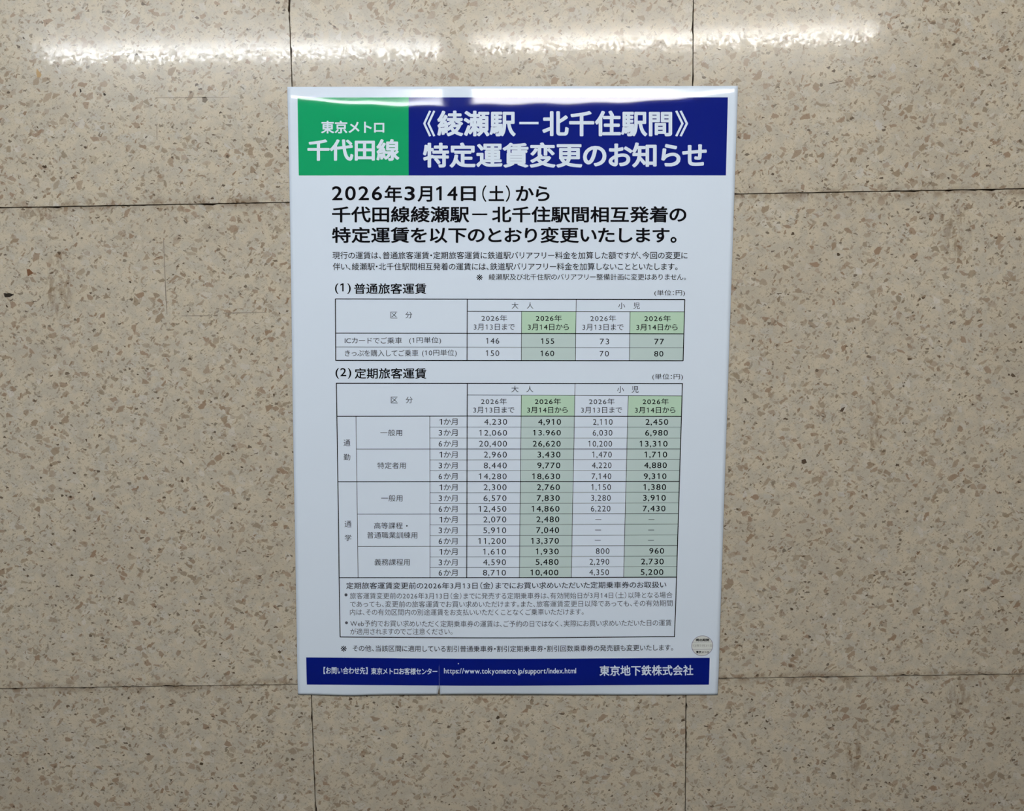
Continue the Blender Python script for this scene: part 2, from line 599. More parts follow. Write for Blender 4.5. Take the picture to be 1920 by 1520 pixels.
for g, rules in RULES.items():
    bm = bmesh.new()
    for x0, z0, x1, z1, w in rules:
        d = Vector((x1 - x0, z1 - z0))
        nn = Vector((-d.y, d.x)).normalized() * (w / 2)
        n = max(1, int(d.length / 0.02))
        prev = None
        for i in range(n + 1):
            p = Vector((x0, z0)) + d * (i / n)
            pair = [bm.verts.new(surf(p.x + e * nn.x, p.y + e * nn.y, 0.00022)) for e in (-1, 1)]
            if prev:
                bm.faces.new((prev[0], pair[0], pair[1], prev[1]))
            prev = pair
    obj('table_rules', bm, M_BLACK, TABLE[g])

# ------------------------------------------------------------------ lettering
GLYPH = {}
FONT_CACHE = []


def glyph(ch):
    """Filled outline of one character: (verts, faces, xmin, xmax, ymin, ymax), one em high."""
    if ch in GLYPH:
        return GLYPH[ch]
    if ch == '1':
        v = [(0.19, 0.0), (0.28, 0.0), (0.28, 0.7), (0.21, 0.7), (0.05, 0.60), (0.05, 0.505), (0.19, 0.59)]
        f = [(0, 1, 2, 6), (2, 3, 6), (3, 4, 5, 6)]
    elif ch == '●':
        v = [(0.5 + 0.42 * math.cos(i * math.pi / 12), 0.4 + 0.42 * math.sin(i * math.pi / 12)) for i in range(24)]
        f = [tuple(range(24))]
    elif ch == '—':
        v = [(0.0, 0.35), (1.0, 0.35), (1.0, 0.45), (0.0, 0.45)]
        f = [(0, 1, 2, 3)]
    else:
        c = bpy.data.curves.new('glyph', 'FONT')
        c.body = ch
        c.resolution_u = 5
        o = bpy.data.objects.new('glyph', c)
        COL.objects.link(o)
        bpy.context.view_layer.update()
        me = o.evaluated_get(bpy.context.evaluated_depsgraph_get()).to_mesh()
        v = [(p.co.x, p.co.y) for p in me.vertices]
        f = [tuple(p.vertices) for p in me.polygons]
        o.to_mesh_clear()
        bpy.data.objects.remove(o)
        bpy.data.curves.remove(c)
    if ch == '※':
        v = [(0.5 + (x - 0.5) * 1.6, 0.38 + (y - 0.38) * 1.6) for x, y in v]
    xs = [p[0] for p in v] or [0, 0]
    ys = [p[1] for p in v] or [0, 0]
    GLYPH[ch] = (v, f, min(xs), max(xs), min(ys), max(ys))
    return GLYPH[ch]


OPEN, CLOSE = '（【《', '）】》'


def layout(text):
    """[(char, x offset)] set like Japanese print: full em for kanji, tighter kana, half em for punctuation."""
    pen, out = 0.0, []
    for ch in text:
        if ch in '  　':
            pen += 0.5
            continue
        g = glyph(ch)
        o = ord(ch)
        w = g[3] - g[2]
        if ch in OPEN:
            out.append((ch, pen + 0.46 - g[3]))
            pen += 0.5
        elif ch in CLOSE:
            out.append((ch, pen + 0.04 - g[2]))
            pen += 0.5
        elif ch in '、。':
            out.append((ch, pen + 0.06 - g[2]))
            pen += 0.5
        elif ch in '・：':
            out.append((ch, pen + 0.22 - w / 2 - g[2]))
            pen += 0.44
        elif ch.isdigit():
            out.append((ch, pen + 0.29 - w / 2 - g[2] - (0.06 if ch == '1' else 0)))
            pen += 0.58
        elif ch in '.,':
            out.append((ch, pen + 0.04 - g[2]))
            pen += 0.24
        elif o < 0x250:
            out.append((ch, pen + 0.05 - g[2]))
            pen += w + 0.09
        elif 0x3040 <= o <= 0x30ff:
            out.append((ch, pen - 0.035))
            pen += 0.93
        else:
            out.append((ch, pen))
            pen += 1.0
    return out


def draw(bm, text, q, bold, off, cut=None):
    """Set text so that its ink fills the quad q (TL, TR, BR, BL on the sheet)."""
    lay = layout(text)
    r = bold
    x0 = min(o + glyph(c)[2] for c, o in lay) - r
    x1 = max(o + glyph(c)[3] for c, o in lay) + r
    y0 = min(glyph(c)[4] for c, o in lay) - r
    y1 = max(glyph(c)[5] for c, o in lay) + r
    shifts = [(0.0, 0.0)]
    if r > 0:
        n = 8 if r > 0.01 else 4
        shifts = [(r * math.cos(2 * math.pi * (i + 0.5) / n) * 1.05, r * math.sin(2 * math.pi * (i + 0.5) / n) * 0.95) for i in range(n)]
        if r > 0.022:
            shifts += [(0.0, 0.0)]
    for ch, o in lay:
        v, f = glyph(ch)[:2]
        for n, (dx, dy) in enumerate(shifts):
            vs = []
            for px, py in v:
                s = (px + o + dx - x0) / (x1 - x0)
                t = 1 - (py + dy - y0) / (y1 - y0)
                X, Z = bil(q, s, t)
                vs.append(bm.verts.new((X, n * 0.000012, Z)))
            for fc in f:
                try:
                    bm.faces.new([vs[i] for i in fc])
                except ValueError:
                    pass
    return off


TEXTS = [
('line','line_name',[('東京メトロ',.026,[(-.21357,.32667),(-.14072,.32566),(-.14112,.31124),(-.21407,.31226)])]),
('line','line_name',[('千代田線',.031,[(-.23013,.30632),(-.12392,.30482),(-.12456,.28018),(-.23102,.28167)])]),
('title','title_line',[('《',.012,[(-.09576,.33646),(-.08195,.33629),(-.08257,.30719),(-.09642,.30737)]),('綾瀬駅',.031,[(-.07956,.33626),(.01074,.33509),(.01036,.30598),(-.08017,.30716)]),('—',.0,[(.01469,.32233),(.03682,.32207),(.03679,.31938),(.01466,.31964)]),('北千住駅間',.031,[(.04131,.33471),(.19078,.33279),(.19091,.3037),(.04102,.30561)]),('》',.012,[(.19434,.33274),(.2091,.33258),(.20929,.30349),(.19448,.30366)])]),
('title','title_line',[('特定運賃変更の',.031,[(-.09681,.30078),(.115,.29804),(.11493,.26938),(-.09748,.27213)]),('お知らせ',.031,[(.11746,.29801),(.23096,.29666),(.2312,.26816),(.1174,.26953)])]),
('head','heading_line',[('2026',.014,[(-.20354,.25267),(-.14541,.25188),(-.14586,.23574),(-.20408,.23653)]),('年',.0215,[(-.14254,.25275),(-.12224,.25247),(-.12272,.23372),(-.14306,.234)]),('3',.014,[(-.11942,.2514),(-.10742,.25126),(-.10781,.23511),(-.11983,.23526)]),('月',.0215,[(-.10433,.25146),(-.08726,.25125),(-.08765,.23328),(-.10475,.23349)]),('14',.014,[(-.08255,.25106),(-.05792,.25073),(-.05823,.23458),(-.0829,.23492)]),('日',.0215,[(-.05409,.25068),(-.03664,.25047),(-.03694,.23347),(-.05441,.23368)]),('（',.008,[(-.02932,.25141),(-.02419,.25135),(-.02449,.23246),(-.02964,.23253)]),('土',.0215,[(-.02191,.25089),(-.00384,.25064),(-.00408,.2331),(-.02218,.23335)]),('）',.008,[(-.0021,.25104),(.00304,.25097),(.00278,.23209),(-.00236,.23216)]),('から',.0215,[(.00965,.25016),(.04889,.24966),(.04873,.23242),(.00943,.23292)])]),
('head','heading_line',[('千代田線綾瀬駅',.0215,[(-.2043,.22984),(-.0446,.22772),(-.04494,.20906),(-.20492,.21118)]),('—',.0,[(-.04152,.2194),(-.02384,.21918),(-.02387,.21735),(-.04156,.21757)]),('北千住駅間相互発着の',.0215,[(-.01825,.22739),(.20787,.22449),(.20799,.20581),(-.01853,.20873)])]),
('head','heading_line',[('特定運賃を以下のとおり変更いたします',.0215,[(-.20509,.20623),(.18847,.2011),(.18855,.18252),(-.20571,.18767)]),('。',.0215,[(.18945,.18963),(.19656,.18954),(.19659,.18266),(.18948,.18275)])]),
('body','body_line',[('現行の運賃は、普通旅客運賃・定期旅客運賃に鉄道駅バリアフリー料金を加算した額ですが、今回の変更に',.006,[(-.20548,.17784),(.20951,.17242),(.20957,.16386),(-.20576,.16929)])]),
('body','body_line',[('伴い、綾瀬駅・北千住駅間相互発着の運賃には、鉄道駅バリアフリー料金を加算しないことといたします。',.006,[(-.20553,.16491),(.19796,.15963),(.19801,.15105),(-.20582,.15634)])]),
('body','footnote',[('※ 綾瀬駅及び北千住駅のバリアフリー整備計画に変更はありません。',.002,[(-.03762,.1501),(.2078,.14691),(.20785,.13923),(-.03776,.14244)])]),
('sect','section_heading',[('(1)',.009,[(-.20381,.14122),(-.18515,.14097),(-.18554,.12851),(-.20423,.12877)]),('普通旅客運賃',.015,[(-.18127,.14092),(-.09666,.1398),(-.09695,.12734),(-.18166,.12846)])]),
('sect','section_heading',[('(2)',.009,[(-.20646,.04198),(-.18769,.04174),(-.18808,.02905),(-.20688,.02929)]),('定期旅客運賃',.015,[(-.18371,.04169),(-.09892,.04057),(-.09921,.02787),(-.1841,.02899)])]),
('body','unit_note',[('(単位：円)',0,[(.17087,.12855),(.20666,.12809),(.20671,.12076),(.17089,.12123)])]),
('body','unit_note',[('(単位：円)',0,[(.16867,.03026),(.20492,.02977),(.20497,.02218),(.16869,.02267)])]),
('t1','column_heading',[('区',0,[(-.13951,.10719),(-.13147,.10709),(-.13167,.09948),(-.13971,.09959)]),('分',0,[(-.12206,.10696),(-.11397,.10686),(-.11416,.09925),(-.12225,.09936)])]),
('t1','column_heading',[('大',0,[(.00311,.11652),(.01101,.11642),(.01092,.10883),(.00301,.10893)]),('人',0,[(.02098,.11629),(.02863,.11619),(.02855,.1086),(.02089,.1087)])]),
('t1','column_heading',[('小',0,[(.1283,.11444),(.13646,.11433),(.13645,.10686),(.12829,.10697)]),('児',0,[(.14618,.11421),(.15384,.11411),(.15385,.10664),(.14618,.10674)])]),
('t1','column_heading',[('2026年',0,[(-.03255,.10205),(-.00229,.10165),(-.00239,.09435),(-.03267,.09475)]),('3月13日まで',0,[(-.04189,.09187),(.00636,.09123),(.00626,.08373),(-.04202,.08437)])]),
('t1b','column_heading',[('2026年',.009,[(.03142,.10108),(.06198,.10068),(.06193,.09337),(.03134,.09378)]),('3月14日から',.009,[(.02188,.0909),(.0702,.09027),(.07015,.08276),(.02179,.0834)])]),
('t1','column_heading',[('2026年',0,[(.09558,.10011),(.12577,.09971),(.12576,.09241),(.09555,.09281)]),('3月13日まで',0,[(.08616,.08993),(.13456,.08929),(.13455,.08179),(.08612,.08243)])]),
('t1b','column_heading',[('2026年',.009,[(.15908,.09915),(.19037,.09874),(.1904,.09144),(.15909,.09185)]),('3月14日から',.009,[(.14965,.08897),(.19834,.08833),(.19838,.08082),(.14966,.08146)])]),
('t1','row_heading',[('ICカードでご乗車',0,[(-.19424,.07805),(-.12671,.07715),(-.12691,.06957),(-.19448,.07046)]),('(1円単位)',0,[(-.11815,.07735),(-.08073,.07686),(-.08091,.06846),(-.11836,.06895)])]),
('t1','row_heading',[('きっぷを購入してご乗車',0,[(-.19446,.0633),(-.10788,.06216),(-.10806,.05436),(-.19471,.05551)]),('(10円単位)',0,[(-.10346,.06248),(-.06251,.06194),(-.06268,.05339),(-.10366,.05393)])]),
('t1','fare_figure',[('146',0,[(-.02765,.07503),(-.0121,.07483),(-.0122,.06812),(-.02776,.06832)])]),
('t1b','new_fare_figure',[('155',.009,[(.03723,.0738),(.05272,.0736),(.05266,.06701),(.03717,.06721)])]),
('t1','fare_figure',[('73',0,[(.10666,.07238),(.11755,.07224),(.11754,.06565),(.10664,.06579)])]),
('t1b','new_fare_figure',[('77',.009,[(.17103,.07141),(.18243,.07126),(.18245,.06467),(.17105,.06482)])]),
('t1','fare_figure',[('150',0,[(-.02807,.06054),(-.01232,.06033),(-.01241,.0536),(-.02818,.05381)])]),
('t1b','new_fare_figure',[('160',.009,[(.03652,.05937),(.05259,.05916),(.05254,.05249),(.03646,.0527)])]),
('t1','fare_figure',[('70',0,[(.10636,.05807),(.11727,.05793),(.11725,.05138),(.10634,.05153)])]),
('t1b','new_fare_figure',[('80',.009,[(.17082,.05709),(.18173,.05695),(.18175,.0504),(.17083,.05055)])]),
('t2','column_heading',[('区',0,[(-.14169,.00701),(-.13364,.00691),(-.13384,-.00078),(-.14189,-.00067)]),('分',0,[(-.12407,.00678),(-.1159,.00668),(-.11609,-.00101),(-.12426,-.0009)])]),
('t2','column_heading',[('大',0,[(.0015,.01818),(.01004,.01807),(.00994,.01027),(.00139,.01038)]),('人',0,[(.01927,.01794),(.02756,.01783),(.02748,.01003),(.01918,.01015)])]),
('t2','column_heading',[('小',0,[(.12691,.01607),(.13494,.01597),(.13494,.00823),(.1269,.00834)]),('児',0,[(.14419,.01584),(.15243,.01573),(.15243,.00799),(.14419,.0081)])]),
('t2','column_heading',[('2026年',0,[(-.03475,.00381),(-.00409,.00341),(-.00419,-.00397),(-.03487,-.00356)]),('3月13日まで',0,[(-.04411,-.0063),(.00471,-.00695),(.00462,-.0144),(-.04424,-.01375)])]),
('t2b','column_heading',[('2026年',.009,[(.02918,.0029),(.06035,.00249),(.06029,-.00489),(.0291,-.00448)]),('3月14日から',.009,[(.01981,-.00721),(.06807,-.00785),(.06802,-.01531),(.01972,-.01467)])]),
('t2','column_heading',[('2026年',0,[(.09356,.00198),(.12391,.00158),(.1239,-.0058),(.09352,-.0054)]),('3月13日まで',0,[(.08399,-.00813),(.13277,-.00878),(.13276,-.01623),(.08395,-.01558)])]),
('t2b','column_heading',[('2026年',.009,[(.1572,.00107),(.18821,.00065),(.18825,-.00673),(.15721,-.00631)]),('3月14日から',.009,[(.14801,-.00905),(.19626,-.0097),(.1963,-.01716),(.14801,-.01651)])]),
('t2','term_heading',[('1',0,[(-.08462,-.0202),(-.08145,-.02024),(-.08159,-.02701),(-.08477,-.02697)]),('か月',0,[(-.07953,-.01982),(-.06315,-.02003),(-.0633,-.02769),(-.07969,-.02748)])]),
('t2','fare_figure',[('4,230',0,[(-.03142,-.02083),(-.00411,-.02119),(-.00422,-.0293),(-.03155,-.02894)])]),
('t2b','new_fare_figure',[('4,910',.009,[(.03279,-.02173),(.06009,-.02209),(.06003,-.0302),(.03271,-.02985)])]),
('t2','fare_figure',[('2,110',0,[(.09815,-.02265),(.12145,-.02295),(.12144,-.03107),(.09811,-.03076)])]),
('t2b','new_fare_figure',[('2,450',.009,[(.16067,-.02353),(.18775,-.0239),(.18778,-.03202),(.16068,-.03165)])]),
('t2','term_heading',[('3',0,[(-.08586,-.03332),(-.08172,-.03337),(-.08187,-.04016),(-.086,-.0401)]),('か月',0,[(-.07981,-.03295),(-.0634,-.03316),(-.06355,-.04084),(-.07997,-.04063)])]),
('t2','fare_figure',[('12,060',0,[(-.03758,-.03385),(-.00439,-.03429),(-.0045,-.04242),(-.03772,-.04198)])]),
('t2b','new_fare_figure',[('13.960',.009,[(.02651,-.03472),(.05977,-.03516),(.05971,-.04194),(.02644,-.04151)])]),
('t2','fare_figure',[('6,030',0,[(.09778,-.03569),(.12112,-.03599),(.1211,-.04413),(.09775,-.04382)])]),
('t2b','new_fare_figure',[('6,980',.009,[(.16028,-.03654),(.18739,-.03691),(.18743,-.04505),(.1603,-.04468)])]),
('t2','term_heading',[('6',0,[(-.08614,-.04648),(-.082,-.04653),(-.08214,-.05333),(-.08628,-.05328)]),('か月',0,[(-.08008,-.04611),(-.06366,-.04632),(-.0638,-.05402),(-.08024,-.05381)])]),
('t2','fare_figure',[('20,400',0,[(-.03791,-.04699),(-.00468,-.04743),(-.00479,-.05558),(-.03805,-.05515)])]),
('t2b','new_fare_figure',[('26,620',.009,[(.02614,-.04785),(.05944,-.04829),(.05937,-.05644),(.02605,-.056)])]),
('t2','fare_figure',[('10,200',0,[(.09251,-.04874),(.12078,-.04911),(.12076,-.05727),(.09247,-.05689)])]),
('t2b','new_fare_figure',[('13,310',.009,[(.15371,-.04956),(.18704,-.05002),(.18707,-.05817),(.15372,-.05772)])]),
('t2','term_heading',[('1',0,[(-.08546,-.05965),(-.08228,-.05969),(-.08242,-.06651),(-.08561,-.06647)]),('か月',0,[(-.08036,-.05927),(-.06391,-.05948),(-.06406,-.0672),(-.08052,-.06699)])]),
('t2','fare_figure',[('2,960',0,[(-.03237,-.06018),(-.00496,-.06054),(-.00508,-.06871),(-.0325,-.06836)])]),
('t2b','new_fare_figure',[('3,430',.009,[(.0317,-.06099),(.05911,-.06134),(.05905,-.06952),(.03162,-.06916)])]),
('t2','fare_figure',[('1,470',0,[(.09704,-.06181),(.12044,-.06212),(.12042,-.07029),(.09701,-.06998)])]),
('t2b','new_fare_figure',[('1,710',.009,[(.15951,-.0626),(.18668,-.06297),(.18672,-.07115),(.15952,-.07077)])]),
('t2','term_heading',[('3',0,[(-.0867,-.07274),(-.08255,-.07279),(-.0827,-.07963),(-.08685,-.07957)]),('か月',0,[(-.08063,-.07237),(-.06416,-.07258),(-.06431,-.08031),(-.08079,-.0801)])]),
('t2','fare_figure',[('8,440',0,[(-.03269,-.07325),(-.00525,-.07361),(-.00536,-.0818),(-.03282,-.08144)])]),
('t2b','new_fare_figure',[('9,770',.009,[(.03134,-.07403),(.05878,-.07438),(.05872,-.08257),(.03125,-.08222)])]),
('t2','fare_figure',[('4,220',0,[(.09667,-.07482),(.12009,-.07513),(.12008,-.08332),(.09664,-.08301)])]),
('t2b','new_fare_figure',[('4,880',.009,[(.15912,-.07558),(.18633,-.07595),(.18636,-.08414),(.15913,-.08377)])]),
('t2','term_heading',[('6',0,[(-.08698,-.08584),(-.08283,-.08589),(-.08297,-.09274),(-.08713,-.09269)]),('か月',0,[(-.0809,-.08546),(-.06442,-.08567),(-.06457,-.09343),(-.08106,-.09322)])]),
('t2','fare_figure',[('14,280',0,[(-.03889,-.08629),(-.00553,-.08673),(-.00565,-.09494),(-.03902,-.0945)])]),
('t2b','new_fare_figure',[('18,630',.009,[(.02503,-.08709),(.05845,-.08753),(.05838,-.09574),(.02494,-.0953)])]),
('t2','fare_figure',[('7,140',0,[(.0963,-.08798),(.11975,-.08829),(.11973,-.09651),(.09626,-.0962)])]),
('t2b','new_fare_figure',[('9,310',.009,[(.15873,-.08877),(.18597,-.08914),(.186,-.09736),(.15874,-.09698)])]),
('t2','term_heading',[('1',0,[(-.08631,-.09917),(-.08311,-.09921),(-.08325,-.10608),(-.08645,-.10604)]),('か月',0,[(-.08118,-.09879),(-.06467,-.09899),(-.06482,-.10677),(-.08134,-.10656)])]),
('t2','fare_figure',[('2,300',0,[(-.03333,-.09966),(-.00582,-.10002),(-.00594,-.10825),(-.03347,-.10789)])]),
('t2b','new_fare_figure',[('2,760',.009,[(.03061,-.10042),(.05812,-.10077),(.05805,-.10901),(.03052,-.10865)])]),
('t2','fare_figure',[('1,150',0,[(.09593,-.1012),(.11941,-.10151),(.11939,-.10974),(.09589,-.10943)])]),
('t2b','new_fare_figure',[('1,380',.009,[(.15833,-.10194),(.18561,-.10232),(.18565,-.11056),(.15835,-.11018)])]),
('t2','term_heading',[('3',0,[(-.08755,-.11245),(-.08339,-.11251),(-.08353,-.11939),(-.0877,-.11934)]),('か月',0,[(-.08146,-.11208),(-.06493,-.11228),(-.06508,-.12008),(-.08162,-.11987)])]),
('t2','fare_figure',[('6,570',0,[(-.03365,-.1129),(-.00611,-.11326),(-.00623,-.12151),(-.03379,-.12115)])]),
('t2b','new_fare_figure',[('7,830',.009,[(.03024,-.1136),(.05778,-.11396),(.05772,-.12221),(.03016,-.12186)])]),
('t2','fare_figure',[('3,280',0,[(.09556,-.11433),(.11907,-.11464),(.11905,-.12289),(.09552,-.12258)])]),
('t2b','new_fare_figure',[('3,910',.009,[(.15794,-.11502),(.18525,-.1154),(.18529,-.12366),(.15795,-.12328)])]),
('t2','term_heading',[('6',0,[(-.08783,-.12545),(-.08366,-.12551),(-.0838,-.1324),(-.08798,-.13235)]),('か月',0,[(-.08173,-.12508),(-.06518,-.12528),(-.06533,-.13309),(-.08189,-.13288)])]),
('t2','fare_figure',[('12,450',0,[(-.03987,-.12582),(-.0064,-.12626),(-.00651,-.13453),(-.04001,-.13408)])]),
('t2b','new_fare_figure',[('14,860',.009,[(.02391,-.12653),(.05745,-.12698),(.05739,-.13524),(.02382,-.1348)])]),
('t2','fare_figure',[('6,220',0,[(.09518,-.12735),(.11872,-.12766),(.1187,-.13593),(.09514,-.13562)])]),
('t2b','new_fare_figure',[('7,430',.009,[(.15755,-.12805),(.18489,-.12843),(.18492,-.13671),(.15755,-.13632)])]),
('t2','term_heading',[('1',0,[(-.08714,-.13848),(-.08393,-.13852),(-.08407,-.14543),(-.08728,-.14539)]),('か月',0,[(-.08199,-.13809),(-.06543,-.1383),(-.06557,-.14611),(-.08215,-.14591)])]),
('t2','fare_figure',[('2,070',0,[(-.03429,-.13888),(-.00668,-.13924),(-.00679,-.14751),(-.03442,-.14715)])]),
('t2b','new_fare_figure',[('2,480',.009,[(.02951,-.13956),(.05712,-.13992),(.05705,-.14819),(.02942,-.14783)])]),
('t2','fare_figure',[('—',0,[(.10046,-.14415),(.10766,-.14424),(.10765,-.14489),(.10046,-.1448)])]),
('t2','fare_figure',[('—',0,[(.16454,-.14503),(.17174,-.14514),(.17174,-.14579),(.16454,-.14569)])]),
('t2','term_heading',[('3',0,[(-.08837,-.15163),(-.08419,-.15168),(-.08433,-.15859),(-.08851,-.15854)]),('か月',0,[(-.08226,-.15125),(-.06567,-.15145),(-.06581,-.15927),(-.08241,-.15907)])]),
('t2','fare_figure',[('5,910',0,[(-.0346,-.15201),(-.00697,-.15237),(-.00708,-.16064),(-.03473,-.16028)])]),
('t2b','new_fare_figure',[('7,040',.009,[(.02914,-.15266),(.05678,-.15303),(.0567,-.16131),(.02905,-.16094)])]),
('t2','fare_figure',[('—',0,[(.10008,-.15679),(.10728,-.15689),(.10728,-.15755),(.10007,-.15745)])]),
('t2','fare_figure',[('—',0,[(.16423,-.1577),(.17144,-.1578),(.17144,-.15846),(.16423,-.15835)])]),
('t2','term_heading',[('6',0,[(-.08863,-.16473),(-.08445,-.16478),(-.08458,-.1717),(-.08877,-.17165)]),('か月',0,[(-.08251,-.16435),(-.06591,-.16455),(-.06605,-.17237),(-.08266,-.17218)])]),
('t2','fare_figure',[('11,200',0,[(-.04083,-.16501),(-.00725,-.16546),(-.00737,-.17374),(-.04096,-.17329)])]),
('t2b','new_fare_figure',[('13,370',.009,[(.02278,-.16567),(.05643,-.16613),(.05635,-.17442),(.02268,-.17395)])]),
('t2','fare_figure',[('—',0,[(.09969,-.16933),(.1069,-.16943),(.1069,-.17008),(.09968,-.16998)])]),
('t2','fare_figure',[('—',0,[(.16391,-.17025),(.17113,-.17036),(.17113,-.17101),(.16391,-.1709)])]),
('t2','term_heading',[('1',0,[(-.08792,-.17779),(-.0847,-.17783),(-.08483,-.18475),(-.08805,-.18471)]),('か月',0,[(-.08276,-.1774),(-.06614,-.17759),(-.06628,-.18542),(-.0829,-.18523)])]),
('t2','fare_figure',[('1,610',0,[(-.03522,-.17809),(-.00754,-.17845),(-.00765,-.18673),(-.03535,-.18637)])]),
('t2b','new_fare_figure',[('1,930',.009,[(.02839,-.17871),(.05608,-.17909),(.056,-.18738),(.02829,-.18699)])]),
('t2','fare_figure',[('800',0,[(.10091,-.17951),(.11728,-.17974),(.11725,-.18668),(.10087,-.18644)])]),
('t2b','new_fare_figure',[('960',.009,[(.16552,-.1802),(.18338,-.18045),(.1834,-.18741),(.16552,-.18715)])]),
('t2','term_heading',[('3',0,[(-.08913,-.19078),(-.08494,-.19082),(-.08507,-.19775),(-.08927,-.1977)]),('か月',0,[(-.083,-.19039),(-.06637,-.19057),(-.0665,-.19841),(-.08315,-.19823)])]),
('t2','fare_figure',[('4,590',0,[(-.03553,-.19103),(-.00782,-.1914),(-.00793,-.19968),(-.03565,-.19932)])]),
('t2b','new_fare_figure',[('5,480',.009,[(.02801,-.19163),(.05573,-.19202),(.05565,-.20033),(.02791,-.19992)])]),
('t2','fare_figure',[('2,290',0,[(.09323,-.19232),(.1169,-.19268),(.11687,-.201),(.09317,-.20064)])]),
('t2b','new_fare_figure',[('2,730',.009,[(.15548,-.19297),(.18299,-.19339),(.18301,-.20174),(.15547,-.20131)])]),
('t2','term_heading',[('6',0,[(-.08938,-.20346),(-.08518,-.2035),(-.08531,-.21044),(-.08951,-.21039)]),('か月',0,[(-.08324,-.20307),(-.06658,-.20324),(-.06672,-.21109),(-.08338,-.21092)])]),
('t2','fare_figure',[('8,710',0,[(-.03583,-.20376),(-.0081,-.20412),(-.00821,-.21242),(-.03596,-.21206)])]),
('t2b','new_fare_figure',[('10,400',.009,[(.02163,-.20434),(.05537,-.20485),(.05529,-.21316),(.02153,-.21264)])]),
('t2','fare_figure',[('4,350',0,[(.09282,-.20523),(.11653,-.2056),(.11649,-.21394),(.09277,-.21356)])]),
('t2b','new_fare_figure',[('5,200',.009,[(.15505,-.20599),(.1826,-.20642),(.18261,-.21478),(.15504,-.21434)])]),
('t2','row_heading',[('通',0,[(-.19952,-.04335),(-.19155,-.04345),(-.1918,-.05127),(-.19977,-.05117)]),('勤',0,[(-.20001,-.06062),(-.19216,-.06072),(-.1924,-.06844),(-.20026,-.06834)])]),
('t2','row_heading',[('一般用',0,[(-.15526,-.03195),(-.12938,-.03228),(-.12957,-.03996),(-.15548,-.03963)])]),
('t2','row_heading',[('特定者用',0,[(-.15993,-.07119),(-.12604,-.07162),(-.12624,-.07948),(-.16016,-.07905)])]),
('t2','row_heading',[('通',0,[(-.20145,-.14181),(-.19322,-.14191),(-.19346,-.14994),(-.2017,-.14984)]),('学',0,[(-.20172,-.15886),(-.19373,-.15895),(-.19395,-.16673),(-.20195,-.16664)])]),
('t2','row_heading',[('一般用',0,[(-.15657,-.11089),(-.131,-.1112),(-.13121,-.11919),(-.15679,-.11887)])]),
('t2','row_heading',[('高等課程',0,[(-.16597,-.14422),(-.13159,-.14465),(-.13178,-.15254),(-.16618,-.15211)]),('・',0,[(-.12749,-.14803),(-.12569,-.14805),(-.12574,-.15),(-.12754,-.14998)]),('普通職業訓練用',0,[(-.17483,-.15566),(-.11425,-.15642),(-.11442,-.16451),(-.17506,-.16376)])]),
('t2','row_heading',[('義務課程用',0,[(-.16664,-.18894),(-.12399,-.18941),(-.12416,-.19753),(-.16685,-.19707)])]),
('note','notes_heading',[('定期旅客運賃変更前の2026年3月13日（金）までにお買い求めいただいた定期乗車券のお取扱い',.009,[(-.20176,-.21735),(.18625,-.22144),(.18626,-.22983),(-.20201,-.22572)])]),
('note','note_paragraph',[('●',0,[(-.20424,-.23112),(-.20061,-.23115),(-.20071,-.23485),(-.20435,-.23482)]),('旅客運賃変更前の2026年3月13日（金）までに発売する定期乗車券は、有効開始日が3月14日（土）以降となる場合',0,[(-.19772,-.23011),(.19367,-.23451),(.19369,-.24245),(-.19795,-.23804)]),('であっても、変更前の旅客運賃でお買い求めいただけます。また、旅客運賃変更日以降であっても、その有効期間',0,[(-.19782,-.24042),(.19369,-.24463),(.19372,-.25259),(-.19805,-.24837)]),('内は、その有効区間内の別途運賃をお支払いいただくことなくご乗車いただけます。',0,[(-.19811,-.25035),(.08562,-.25329),(.08557,-.26121),(-.19834,-.25831)])]),
('note','note_paragraph',[('●',0,[(-.20462,-.26584),(-.2011,-.26586),(-.20121,-.26945),(-.20472,-.26943)]),('Web予約でお買い求めいただく定期乗車券の運賃は、ご予約の日ではなく、実際にお買い求めいただいた日の運賃',0,[(-.19819,-.26442),(.19259,-.26905),(.19262,-.27705),(-.19842,-.2724)]),('が適用されますのでご注意ください。',0,[(-.19849,-.2746),(-.07394,-.27549),(-.07408,-.28337),(-.19872,-.28253)])]),
('note','footnote',[('※ その他、当該区間に適用している割引普通乗車券・割引定期乗車券・割引回数乗車券の発売額も変更いたします。',.005,[(-.21074,-.29529),(.19466,-.30008),(.19469,-.3084),(-.211,-.3036)])]),
('foot','contact_line',[('【お問い合わせ先】',.014,[(-.23277,-.32277),(-.17864,-.32341),(-.1789,-.33231),(-.23308,-.33175)])]),
('foot','contact_line',[('東京メトロお客様センター',.014,[(-.17448,-.32411),(-.09339,-.32495),(-.09357,-.33343),(-.17473,-.33274)])]),
('foot','contact_line',[('https://www.tokyometro.jp/support/index.html',.012,[(-.08524,-.32499),(.07596,-.32729),(.07591,-.33618),(-.08543,-.33388)])]),
('foot','contact_line',[('東京地下鉄株式会社',.019,[(.10457,-.32487),(.21953,-.32654),(.21962,-.33978),(.10452,-.33808)])]),
('stamp','sticker_lettering',[('掲出期間',.02,[(.22218,-.29338),(.23871,-.29369),(.23873,-.29704),(.2222,-.29673)])]),
('stamp2','date_lettering',[('12年7月31日',0,[(.21844,-.30048),(.24236,-.30093),(.24239,-.30422),(.21846,-.30377)])]),
('stamp','sticker_lettering',[('東京メトロ',.02,[(.22281,-.30862),(.23851,-.30892),(.23853,-.31222),(.22283,-.31192)])])]
